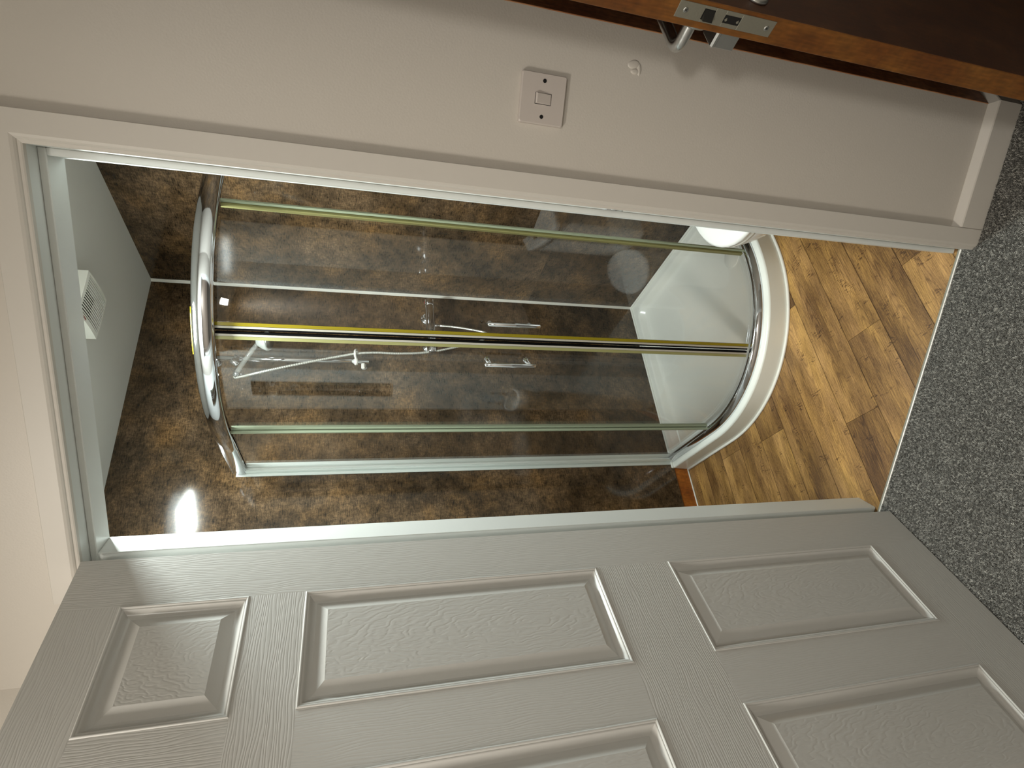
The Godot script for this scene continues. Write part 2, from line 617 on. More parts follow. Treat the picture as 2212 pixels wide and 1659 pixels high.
	tag(obj("ceiling", st, M.ceiling_paint), "white shower room ceiling with the extractor fan", "ceiling", "", "structure")
	tag(boxed("ceiling", Vector3(-2.05, 2.40, -1.4), Vector3(1.35, 2.5, 2.5), M.ceiling_paint), "white hall ceiling above the doorway", "ceiling", "", "structure")
	# floor slab, then the printed boards of the shower room
	var fl := boxed("floor", Vector3(-2.05, -0.1, -1.9), Vector3(1.35, -0.006, 2.5), M.carpet_back)
	tag(fl, "wood-look floor of the shower room", "floor", "", "structure")
	boards(fl)
	# carpet of the hall
	st = begin()
	var cut := [[-2.0, -0.9], [-0.97, 0.0], [-0.73, 0.0], [-0.73, -0.0175], [0.06, -0.0175], [0.06, 0.0], [0.373, 0.0], [1.25, -0.9]]
	for i in cut.size() - 1:
		var pts := PackedVector2Array([Vector2(cut[i][0], cut[i][1]), Vector2(cut[i + 1][0], cut[i + 1][1]), Vector2(cut[i + 1][0], 2.42), Vector2(cut[i][0], 2.42)])
		if absf(cut[i][0] - cut[i + 1][0]) > 0.001:
			prism(st, pts, -0.006, -0.001)
	var cp := obj("carpet", st, M.carpet_back)
	tag(cp, "dark grey flecked hall carpet", "carpet", "", "structure")
	M.carpet_node = cp
	# wooden skirting left unpainted below the brown wall, sealant at its foot and round the corner
	st = begin()
	cbox(st, Vector3(-0.012, 0.0, 0.885), Vector3(-0.003, 0.070, 1.44), 0.001)
	var sk := obj("baseboard_left", st, M.raw_skirting)
	sk.position = CORNER
	sk.rotation.y = -PI / 4
	tag(sk, "narrow bare orange-brown wooden skirting under the brown wall", "skirting", "", "structure")
	st = begin(true)
	tube(st, PackedVector3Array([Vector3(0.0, 0.003, 0.89), Vector3(0.0, 0.003, 1.44)]), 0.0035, 8)
	var bead := obj("trim_1", st, M.sealant)
	bead.position = CORNER
	bead.rotation.y = -PI / 4
	tag(bead, "white sealant bead along the foot of the bare skirting", "sealant", "", "structure")
	st = begin(true)
	var ring0 := PackedVector3Array()
	var prof := [[0.0, 0.0095], [0.002, 0.0095], [0.0045, 0.0045], [0.0095, 0.002], [0.0095, 0.0], [0.0, 0.0]]
	var ring1 := PackedVector3Array()
	for k in prof:
		ring0.append(Vector3(k[0], 0.075, k[1]))
		ring1.append(Vector3(k[0], CEIL, k[1]))
	st.set_smooth_group(-1)
	loft(st, [ring0, ring1])
	var ct := obj("trim_2", st, M.white_plastic)
	ct.position = CORNER
	ct.rotation.y = -PI / 4
	tag(ct, "thin white plastic strip up the corner of the brown walls", "corner trim", "", "structure")


func boards(floor_: Node3D) -> void:
	var pitch := 0.1245
	var butts := {4: [0.97], 5: [0.30], 6: [0.605], 7: [1.063], 8: [0.836], 9: [0.42, 1.3], 10: [0.74], 11: [0.5], 12: [0.33], 3: [0.55], 2: [0.95], 1: [0.7], 0: [1.1]}
	var n := 0
	for k in 13:
		var p0 := k * pitch
		var p1 := minf(p0 + pitch, 1.56)
		var ends := [-0.01]
		ends.append_array(butts[k])
		ends.append(1.46)
		for j in ends.size() - 1:
			var g := 0.0005
			var poly := PackedVector2Array([Vector2(p0 + g, ends[j] + g), Vector2(p1 - g, ends[j] + g), Vector2(p1 - g, ends[j + 1] - g), Vector2(p0 + g, ends[j + 1] - g)])
			# cut along the threshold, z = -0.022
			var lim := (1.573 - 0.0225) / S
			var kept := PackedVector2Array()
			for i in poly.size():
				var a := poly[i]
				var c := poly[(i + 1) % poly.size()]
				var da := lim - a.x - a.y
				var dc := lim - c.x - c.y
				if da >= 0:
					kept.append(a)
				if (da >= 0) != (dc >= 0):
					kept.append(a.lerp(c, da / (da - dc)))
			if kept.size() < 3:
				continue
			var strip := (n * 3 + k) % 8
			var off := rng.randf() * 0.45
			var flip := rng.randf() < 0.5
			var st := begin()
			# u runs along the board (2.048 m), v across it
			prism(st, kept, -0.007, 0.0, Vector2(off - ends[j] / 2.048, strip / 8.0 - (p0 / pitch) / 8.0) if not flip else Vector2(off + 0.5 + ends[j] / 2.048, strip / 8.0 - (p0 / pitch) / 8.0), Vector2(0, 1.0 / 2.048) if not flip else Vector2(0, -1.0 / 2.048), Vector2(1.0 / (pitch * 8.0), 0))
			var o := obj("plank", st, M.plank_print, floor_)
			o.position = CORNER
			o.rotation.y = -PI / 4
			n += 1


# ==================================================================== doorway: lining, stops, architrave, skirting, threshold
func doorway() -> void:
	var st: SurfaceTool
	var t := thing("trim_3", "white door lining and stops round the shower room doorway", "door lining", Vector3.ZERO, 0.0, "", "structure")
	boxed("jamb", Vector3(-0.7295, 0.0, -0.095), Vector3(-0.717, 1.9855, 0.0), M.lining_paint, t)
	boxed("jamb", Vector3(0.048, 0.0, -0.095), Vector3(0.0605, 1.9855, 0.0), M.lining_paint, t)
	boxed("head", Vector3(-0.7295, 1.9855, -0.095), Vector3(0.0605, 1.998, 0.0), M.lining_paint, t)
	boxed("stop", Vector3(-0.717, 0.0, -0.095), Vector3(-0.699, 1.973, -0.034), M.lining_paint, t, 0.0015)
	boxed("stop", Vector3(0.0355, 0.0, -0.095), Vector3(0.048, 1.973, -0.034), M.lining_paint, t, 0.0015)
	boxed("stop", Vector3(-0.717, 1.973, -0.095), Vector3(0.048, 1.9855, -0.034), M.lining_paint, t, 0.0015)
	# architrave: (distance from the opening, depth in front of the wall)
	var prof := [[0.0, 0.0], [0.0, 0.009], [0.002, 0.0105], [0.0055, 0.0115], [0.0065, 0.0135], [0.009, 0.016], [0.013, 0.018], [0.0475, 0.018], [0.049, 0.0165], [0.049, 0.0]]
	var a := thing("trim_4", "white moulded architrave round the shower room doorway", "architrave", Vector3.ZERO, 0.0, "", "structure")
	st = begin()
	var lo := PackedVector3Array()
	var hi := PackedVector3Array()
	for k in prof:
		lo.append(Vector3(0.048 + k[0], 0.0, k[1]))
		hi.append(Vector3(0.048 + k[0], 1.984 + k[0], k[1]))
	loft(st, [lo, hi])
	obj("upright", st, M.gloss_paint, a)
	st = begin()
	lo = PackedVector3Array()
	hi = PackedVector3Array()
	for k in prof:
		lo.append(Vector3(-0.733 - k[0] * 0.8, 0.0, k[1]))
		hi.append(Vector3(-0.733 - k[0] * 0.8, 1.984 + k[0], k[1]))
	loft(st, [lo, hi])
	obj("upright", st, M.gloss_paint, a)
	st = begin()
	lo = PackedVector3Array()
	hi = PackedVector3Array()
	for k in prof:
		lo.append(Vector3(-0.733 - k[0] * 0.8, 1.984 + k[0], k[1]))
		hi.append(Vector3(0.048 + k[0], 1.984 + k[0], k[1]))
	loft(st, [lo, hi])
	obj("head", st, M.gloss_paint, a)
	# skirting with a chamfered top, turning the 45 degree corner
	var sp := [[0.0, 0.0], [0.018, 0.0], [0.018, 0.068], [0.0165, 0.0705], [0.001, 0.081], [0.0, 0.081]]
	st = begin()
	var rings := []
	var nrm := [[0.0975, 0.0, 0.0, 1.0], [0.373, 0.0, 0.4142, 1.0], [1.2, -0.827, S, S]]
	for k in nrm:
		var ring := PackedVector3Array()
		for s in sp:
			ring.append(Vector3(k[0] + k[2] * s[0], s[1], k[1] + k[3] * s[0]))
		rings.append(ring)
	loft(st, [rings[0], rings[1]])
	tag(obj("baseboard_front", st, M.gloss_paint), "white chamfered skirting right of the doorway", "skirting", "", "structure")
	st = begin()
	loft(st, [rings[1], rings[2]])
	tag(obj("baseboard_right", st, M.gloss_paint), "white skirting turning away behind the brown door", "skirting", "", "structure")
	# dark board: painted shade over the turned white wall behind the brown door
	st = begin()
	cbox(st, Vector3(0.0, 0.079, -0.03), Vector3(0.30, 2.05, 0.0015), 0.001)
	var dc := obj("trim_6", st, M.shade_board)
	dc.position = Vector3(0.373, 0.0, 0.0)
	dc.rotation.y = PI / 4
	tag(dc, "dark brown board painting the shade on the turned white wall behind the brown door", "door casing", "", "structure")
	# threshold strip: a dark track and its bright nose
	t = thing("threshold_strip", "thin bright metal strip between carpet and wood-look floor", "threshold strip")
	for k in [["track", [[-0.0255, -0.004], [-0.0255, 0.0008], [-0.0248, 0.0014], [-0.0200, 0.0018], [-0.0200, -0.004]], M.lock_metal], ["nose", [[-0.0200, -0.004], [-0.0200, 0.0020], [-0.0192, 0.0034], [-0.0175, 0.0038], [-0.0162, 0.0030], [-0.0158, 0.0012], [-0.0158, -0.004]], M.bright_metal]]:
		st = begin()
		lo = PackedVector3Array()
		hi = PackedVector3Array()
		for c in k[1]:
			lo.append(Vector3(-0.716, c[1], c[0]))
			hi.append(Vector3(0.0475, c[1], c[0]))
		loft(st, [lo, hi])
		obj(k[0], st, k[2], t)
	# strike plate on the right jamb
	t = thing("strike_plate", "small chrome strike plate lip on the right door jamb", "strike plate", Vector3(0.048, 0.985, 0.0))
	st = begin()
	cbox(st, Vector3(-0.0012, -0.018, -0.028), Vector3(0.0, 0.018, 0.0), 0.0004)
	obj("plate", st, M.chrome, t)
	st = begin(true)
	var lip := []
	for k in 6:
		var an := k * PI / 10.0
		var ring := PackedVector3Array()
		for yy in [[-0.013, 0.0], [0.013, 0.0], [0.013, 0.0012], [-0.013, 0.0012]]:
			var r: float = 0.006 + yy[1]
			ring.append(Vector3(0.0055 - r * cos(an), yy[0] + (0.002 if k == 5 else 0.0), 0.0 + r * sin(an) + 0.001))
		lip.append(ring)
	loft(st, lip)
	obj("lip", st, M.chrome, t)


# ==================================================================== doors
func white_door() -> void:
	var d := thing("door_1", "white six-panel wood-grain door standing open into the hall", "door", Vector3(-0.6853, 0.0, 0.0129), deg_to_rad(-108.06), "", "structure")
	var T := 0.030
	var w := 0.754
	var xs := [0.0, 0.106, 0.326, 0.428, 0.648, w]
	var ys := [0.006, 0.175, 0.782, 0.963, 1.575, 1.674, 1.887, 1.981]
	# board(x0, x1, y0, y1, upright): front face towards -z with the grain along it
	var board := func(called: String, x0: float, x1: float, y0: float, y1: float, upright: bool, off: float) -> void:
		var st := begin()
		var lo := Vector3(x0, y0, 0.0)
		var hi := Vector3(x1, y1, T)
		var uv := func(x: float, y: float) -> Vector2: return Vector2((y + off) / 1.024, (x - x0) / 0.128 + off) if upright else Vector2((x + off) / 1.024, (y - y0) / 0.128 + off)
		quad(st, Vector3(x0, y0, 0), Vector3(x1, y0, 0), Vector3(x1, y1, 0), Vector3(x0, y1, 0), Vector3(0, 0, -1), uv.call(x0, y0), uv.call(x1, y0), uv.call(x1, y1), uv.call(x0, y1))
		quad(st, Vector3(x0, y0, T), Vector3(x1, y0, T), Vector3(x1, y1, T), Vector3(x0, y1, T), Vector3(0, 0, 1), uv.call(x0, y0), uv.call(x1, y0), uv.call(x1, y1), uv.call(x0, y1))
		quad(st, Vector3(x0, y0, 0), Vector3(x0, y1, 0), Vector3(x0, y1, T), Vector3(x0, y0, T), Vector3(-1, 0, 0))
		quad(st, Vector3(x1, y0, 0), Vector3(x1, y1, 0), Vector3(x1, y1, T), Vector3(x1, y0, T), Vector3(1, 0, 0))
		quad(st, Vector3(x0, y0, 0), Vector3(x1, y0, 0), Vector3(x1, y0, T), Vector3(x0, y0, T), Vector3(0, -1, 0))
		quad(st, Vector3(x0, y1, 0), Vector3(x1, y1, 0), Vector3(x1, y1, T), Vector3(x0, y1, T), Vector3(0, 1, 0))
		obj(called, st, M.door_straight, d)
	board.call("stile", 0.0, 0.106, ys[0], ys[7], true, 0.11)
	board.call("stile", 0.648, w, ys[0], ys[7], true, 0.47)
	for k in [[0, 1, 0.2], [2, 3, 0.05], [4, 5, 0.33], [6, 7, 0.6]]:
		board.call("rail", 0.106, 0.648, ys[k[0]], ys[k[1]], false, k[2])
	for k in [[1, 2, 0.7], [3, 4, 0.23], [5, 6, 0.9]]:
		board.call("mullion", 0.326, 0.428, ys[k[0]], ys[k[1]], true, k[2])
	# panels: moulded edge, bevel and raised field
	var prof := [[0.0, 0.0, 0], [0.0008, -0.0012, 0], [0.003, -0.0016, 0], [0.0048, -0.0004, 0], [0.0055, 0.0008, 1], [0.0075, 0.0006, 1], [0.009, 0.002, 1], [0.012, 0.0065, 1], [0.0155, 0.0102, 1], [0.019, 0.0113, 1], [0.0215, 0.0113, 2], [0.031, 0.0072, 2], [0.041, 0.0022, 2], [0.0425, 0.0016, 3]]
	for kx in [[xs[1], xs[2]], [xs[3], xs[4]]]:
		for ky in [[1, 2], [3, 4], [5, 6]]:
			var x0: float = kx[0]
			var x1: float = kx[1]
			var y0: float = ys[ky[0]]
			var y1: float = ys[ky[1]]
			var st := SurfaceTool.new()
			st.begin(Mesh.PRIMITIVE_TRIANGLES)
			var at := func(i: int, corner: int) -> Vector3:
				var e: float = prof[i][0]
				return [Vector3(x0 + e, y0 + e, prof[i][1]), Vector3(x1 - e, y0 + e, prof[i][1]), Vector3(x1 - e, y1 - e, prof[i][1]), Vector3(x0 + e, y1 - e, prof[i][1])][corner]
			for side in 4:
				for i in prof.size() - 1:
					st.set_smooth_group(1 + side * 4 + int(prof[i][2]))
					quad(st, at.call(i, side), at.call(i, (side + 1) % 4), at.call(i + 1, (side + 1) % 4), at.call(i + 1, side), Vector3(0, 0, -1))
			var p := obj("panel", st, M.door_mould, d)
			var e := 0.0425
			st = begin()
			var ku := 1.0
			var v0 := 0.0
			var v1 := (y1 - y0) / 0.61
			if ky[0] == 5:
				v0 = 0.62
				v1 = 0.98
			if kx[0] > 0.4:
				ku = -1.0
			quad(st, at.call(13, 0), at.call(13, 1), at.call(13, 2), at.call(13, 3), Vector3(0, 0, -1), Vector2(0, 1.0 - v0), Vector2(ku, 1.0 - v0), Vector2(ku, 1.0 - v1), Vector2(0, 1.0 - v1))
			obj("field", st, M.door_flame, p)
			st = begin()
			cbox(st, Vector3(x0, y0, 0.012), Vector3(x1, y1, 0.022), 0.0005)
			obj("back_panel", st, M.door_mould, p)
	# far lock side, outside the picture: a lever on each face
	for s in [-1.0, 1.0]:
		var st := begin(true)
		var zf := 0.0 if s < 0 else T
		lathe(st, [[0.025, 0.0], [0.025, 0.006], [0.022, 0.008]], 24, along(Vector3(0, 0, s), Vector3(0.70, 1.0, zf)))
		tube(st, curve([Vector3(0.70, 1.0, zf + s * 0.004), Vector3(0.70, 1.0, zf + s * 0.04), Vector3(0.685, 1.0, zf + s * 0.05), Vector3(0.60, 1.0, zf + s * 0.05)], 6), 0.009, 12)
		obj("lever_handle", st, M.chrome, d)


func brown_door() -> void:
	var d := thing("door_2", "dark brown varnished door with orange-brown edge, folded back at the right", "door", Vector3(0.322, 0.0, 0.2), deg_to_rad(45.0), "", "structure")
	# x runs away from the lock edge, z through the thickness
	var st := begin()
	cbox(st, Vector3(0.0022, 0.008, 0.0), Vector3(0.762, 1.981, 0.040), 0.001)
	obj("leaf", st, M.dark_veneer, d)
	st = begin()
	cbox(st, Vector3(0.0, 0.008, 0.0), Vector3(0.0035, 1.981, 0.040), 0.0008)
	obj("lipping", st, M.varnished_edge, d)
	# lock face in the edge
	st = begin()
	var y0 := 0.857
	var y1 := 1.030
	var z0 := 0.0105
	var z1 := 0.0345
	# plate made of strips so that its two openings are real
	for r in [[y0, 0.9185, z0, z1], [0.9185, 0.948, z0, 0.0165], [0.9185, 0.948, 0.0285, z1], [0.948, 0.9665, z0, z1], [0.9665, 0.986, z0, 0.0145], [0.9665, 0.986, 0.0305, z1], [0.986, y1, z0, z1]]:
		cbox(st, Vector3(-0.0012, r[0], r[2]), Vector3(0.0002, r[1], r[3]), 0.0002)
	var lp := obj("lock_face", st, M.lock_metal, d)
	tag(lp, "dull steel lock face with two screws")
	st = begin()
	cbox(st, Vector3(-0.0003, 0.9185, 0.0165), Vector3(0.0001, 0.948, 0.0285), 0.0001)
	cbox(st, Vector3(-0.0003, 0.9665, 0.0145), Vector3(0.0001, 0.986, 0.0305), 0.0001)
	obj("bolt_hole", st, M.hole, lp)
	st = begin()
	var lo := PackedVector3Array([Vector3(0.0, 0.9675, 0.0155), Vector3(0.0, 0.985, 0.0155), Vector3(0.0, 0.985, 0.0295), Vector3(0.0, 0.9675, 0.0295)])
	var hi := PackedVector3Array([Vector3(-0.0085, 0.968, 0.0155), Vector3(-0.0085, 0.9845, 0.0155), Vector3(-0.0008, 0.985, 0.0295), Vector3(-0.0008, 0.9675, 0.0295)])
	loft(st, [lo, hi])
	tag(obj("latch_bolt", st, plain("latch_shade", Color(0.10, 0.095, 0.085), 0.5), lp), "sprung latch bolt with its shadow put into the colour")  # bolt coloured near black, its shadow is in the colour
	st = begin()
	for yy in [0.9225, 0.9435]:
		tri(st, Vector3(-0.0006, yy - 0.0025, 0.0205), Vector3(-0.0006, yy + 0.0025, 0.0215), Vector3(-0.0006, yy - 0.0005, 0.0245), Vector3(-1, 0, 0))
		tri(st, Vector3(-0.0006, yy - 0.0025, 0.0205), Vector3(-0.0006, yy + 0.0025, 0.0215), Vector3(-0.0002, yy, 0.018), Vector3(-1, 0, 0))
	obj("bolt_tip", st, M.lock_metal, lp)
	for yy in [0.869, 1.016]:
		st = begin(true)
		lathe(st, [[0.0042, 0.0], [0.004, 0.0007], [0.0032, 0.0011], [0.0005, 0.0012]], 16, along(Vector3(-1, 0, 0), Vector3(-0.0011, yy, 0.0225)))
		var sc := obj("screw", st, M.satin_metal, lp)
		sc.set_meta("label", "cross-head screw")
		st = begin()
		for an in [0.6, 0.6 + PI / 2]:
			cbox(st, Vector3(-0.0003, -0.0022, -0.0004), Vector3(0.0002, 0.0022, 0.0004), 0.0001, Transform3D(Basis(Vector3.RIGHT, an), Vector3(-0.0024, yy, 0.0225)))
		obj("screw", st, M.hole, lp)
	# lever on the hidden face
	st = begin(true)
	lathe(st, [[0.026, 0.0], [0.026, 0.006], [0.021, 0.0085]], 24, along(Vector3(0, 0, -1), Vector3(0.034, 0.977, 0.0)))
	tube(st, curve([Vector3(0.034, 0.977, -0.004), Vector3(0.034, 0.977, -0.03), Vector3(0.036, 0.977, -0.046), Vector3(0.05, 0.977, -0.0545), Vector3(0.08, 0.977, -0.055), Vector3(0.145, 0.977, -0.055)], 8), 0.0105, 18)
	var lv := obj("lever_handle", st, M.satin_metal, d)
	tag(lv, "chrome lever handle behind the door edge")
	st = begin()
	cbox(st, Vector3(0.015, 0.892, -0.030), Vector3(0.055, 0.934, 0.0), 0.0015)
	cbox(st, Vector3(0.0125, 0.926, -0.031), Vector3(0.057, 0.936, 0.0), 0.003)
	tag(obj("turn_knob", st, M.satin_metal, d), "square brushed metal turn knob below the lever")
	# lever and escutcheon on the dark face
	st = begin(true)
	lathe(st, [[0.021, 0.0], [0.021, 0.004], [0.018, 0.006]], 24, along(Vector3(0, 0, 1), Vector3(0.046, 0.885, 0.040)))
	obj("escutcheon", st, M.satin_metal, d)
	st = begin(true)
	lathe(st, [[0.026, 0.0], [0.026, 0.006], [0.021, 0.0085]], 24, along(Vector3(0, 0, 1), Vector3(0.046, 0.977, 0.040)))
	tube(st, curve([Vector3(0.046, 0.977, 0.044), Vector3(0.046, 0.977, 0.075), Vector3(0.052, 0.977, 0.09), Vector3(0.075, 0.977, 0.095), Vector3(0.15, 0.977, 0.095)], 8), 0.0105, 16)
	obj("lever_handle", st, M.satin_metal, d)


# ==================================================================== the shower
func quadrant(e: float, y: float, wall: float, r := 0.0) -> PackedVector3Array:     # outline of the tray: e in from its front, wall in from the walls, r rounds its three corners
	var out := PackedVector3Array()
	var f := 0.9 - e
	var corner := func(c: Vector2, a0: float) -> void:
		for k in 7:
			var a := a0 + k * PI / 12.0
			out.append(Vector3(c.x + maxf(r, 0.0005) * cos(a), y, c.y + maxf(r, 0.0005) * sin(a)))
	var rr := maxf(r, 0.0005)
	corner.call(Vector2(wall + rr, wall + rr), PI)
	corner.call(Vector2(f - rr, wall + rr), PI * 1.5)
	for k in 33:
		var a := k * PI / 64.0
		out.append(Vector3(0.35 + (f - 0.35) * cos(a), y, 0.35 + (f - 0.35) * sin(a)))
	corner.call(Vector2(wall + rr, f - rr), PI * 0.5)
	return out


func shower_tray() -> void:
	var t := thing("shower_tray", "white quadrant shower tray on the wood-look floor in the brown corner", "shower tray", CORNER, -PI / 4)
	var st := begin(true)
	st.set_smooth_group(1)
	loft(st, [quadrant(0.0, 0.0, 0.001), quadrant(0.003, 0.04, 0.001), quadrant(0.006, 0.0715, 0.001)], false, false)
	st.set_smooth_group(3)
	loft(st, [quadrant(0.006, 0.0715, 0.001), quadrant(0.0075, 0.0755, 0.001), quadrant(0.011, 0.0782, 0.001), quadrant(0.020, 0.079, 0.003)], false, false)
	# flat rim, then the fall to the basin
	st.set_smooth_group(2)
	var inner := [[0.020, 0.079, 0.003, 0.002], [0.075, 0.079, 0.040, 0.05], [0.082, 0.0765, 0.046, 0.055], [0.088, 0.070, 0.050, 0.06], [0.098, 0.055, 0.058, 0.066], [0.108, 0.045, 0.066, 0.07], [0.125, 0.0405, 0.082, 0.075], [0.17, 0.038, 0.13, 0.08]]
	for i in inner.size() - 1:
		var a: Array = inner[i]
		var b: Array = inner[i + 1]
		var r0 := quadrant(a[0], a[1], a[2], a[3])
		var r1 := quadrant(b[0], b[1], b[2], b[3])
		for k in r0.size():
			var j := (k + 1) % r0.size()
			quad(st, r0[k], r0[j], r1[j], r1[k], Vector3.UP)
	var last := quadrant(0.17, 0.038, 0.13, 0.08)
	for k in last.size():
		tri(st, Vector3(0.4, 0.034, 0.4), last[k], last[(k + 1) % last.size()], Vector3.UP)
	obj("basin", st, M.acrylic, t)
	# raised wall upstand
	st = begin()
	cbox(st, Vector3(0.0, 0.07, 0.0), Vector3(0.010, 0.088, 0.895), 0.003)
	cbox(st, Vector3(0.0, 0.07, 0.0), Vector3(0.895, 0.088, 0.010), 0.003)
	obj("upstand", st, M.acrylic, t)
	st = begin(true)
	lathe(st, [[0.045, 0.032], [0.045, 0.0405], [0.043, 0.042], [0.002, 0.0425]], 32, Transform3D(Basis(), Vector3(0.722, 0.0, 0.262)), false)
	obj("waste_cover", st, M.acrylic, t)
	# sealant round its foot
	st = begin(true)
	var path := PackedVector3Array()
	path.append(Vector3(0.004, 0.003, 0.903))
	for k in 41:
		var a := PI / 2 - k * PI / 80.0
		path.append(Vector3(0.35 + 0.553 * cos(a), 0.003, 0.35 + 0.553 * sin(a)))
	path.append(Vector3(0.903, 0.003, 0.004))
	tube(st, path, 0.0055, 8)
	var s := obj("trim_5", st, M.sealant)
	s.position = CORNER
	s.rotation.y = -PI / 4
	tag(s, "white sealant bead round the curved foot of the shower tray", "sealant", "", "structure")


func front_line(deg0 := 90.0, deg1 := 0.0, straight0 := 0.0, straight1 := 0.0) -> Array:      # points and outward directions along the glass line; straight0/1: how far the straight ends run
	var out := []
	if straight0 > 0.0:
		out.append([Vector2(0.35 - straight0, 0.85), Vector2(0, 1)])
	var n := maxi(2, int(absf(deg1 - deg0) / 2.5))
	for k in n + 1:
		var a := deg_to_rad(lerpf(deg0, deg1, float(k) / n))
		out.append([Vector2(0.35, 0.35) + Vector2(cos(a), sin(a)) * 0.5, Vector2(cos(a), sin(a))])
	if straight1 > 0.0:
		out.append([Vector2(0.85, 0.35 - straight1), Vector2(1, 0)])
	return out


func sweep(st: SurfaceTool, line: Array, prof: Array) -> void:       # prof: (outward, height)
	var rings := []
	for l in line:
		var ring := PackedVector3Array()
		for p in prof:
			var v: Vector2 = l[0] + l[1] * p[0]
			ring.append(Vector3(v.x, p[1], v.y))
		rings.append(ring)
	loft(st, rings)


func sheet(line: Array, n0: float, n1: float, y0: float, y1: float) -> SurfaceTool:      # a bent pane: its two faces smooth, its edges sharp
	var st := SurfaceTool.new()
	st.begin(Mesh.PRIMITIVE_TRIANGLES)
	var at := func(i: int, n: float, y: float) -> Vector3:
		var v: Vector2 = line[i][0] + line[i][1] * n
		return Vector3(v.x, y, v.y)
	for i in line.size() - 1:
		var d: Vector2 = line[i][1] + line[i + 1][1]
		var out := Vector3(d.x, 0, d.y)
		st.set_smooth_group(1)
		quad(st, at.call(i, n1, y0), at.call(i + 1, n1, y0), at.call(i + 1, n1, y1), at.call(i, n1, y1), out)
		st.set_smooth_group(2)
		quad(st, at.call(i, n0, y0), at.call(i + 1, n0, y0), at.call(i + 1, n0, y1), at.call(i, n0, y1), -out)
		st.set_smooth_group(3)
		quad(st, at.call(i, n0, y1), at.call(i + 1, n0, y1), at.call(i + 1, n1, y1), at.call(i, n1, y1), Vector3.UP)
		st.set_smooth_group(4)
		quad(st, at.call(i, n0, y0), at.call(i + 1, n0, y0), at.call(i + 1, n1, y0), at.call(i, n1, y0), Vector3.DOWN)
	for e in [[0, 1], [line.size() - 1, line.size() - 2]]:
		st.set_smooth_group(5 + e[0])
		var dir: Vector3 = at.call(e[0], n0, y0) - at.call(e[1], n0, y0)
		quad(st, at.call(e[0], n0, y0), at.call(e[0], n1, y0), at.call(e[0], n1, y1), at.call(e[0], n0, y1), dir)
	return st


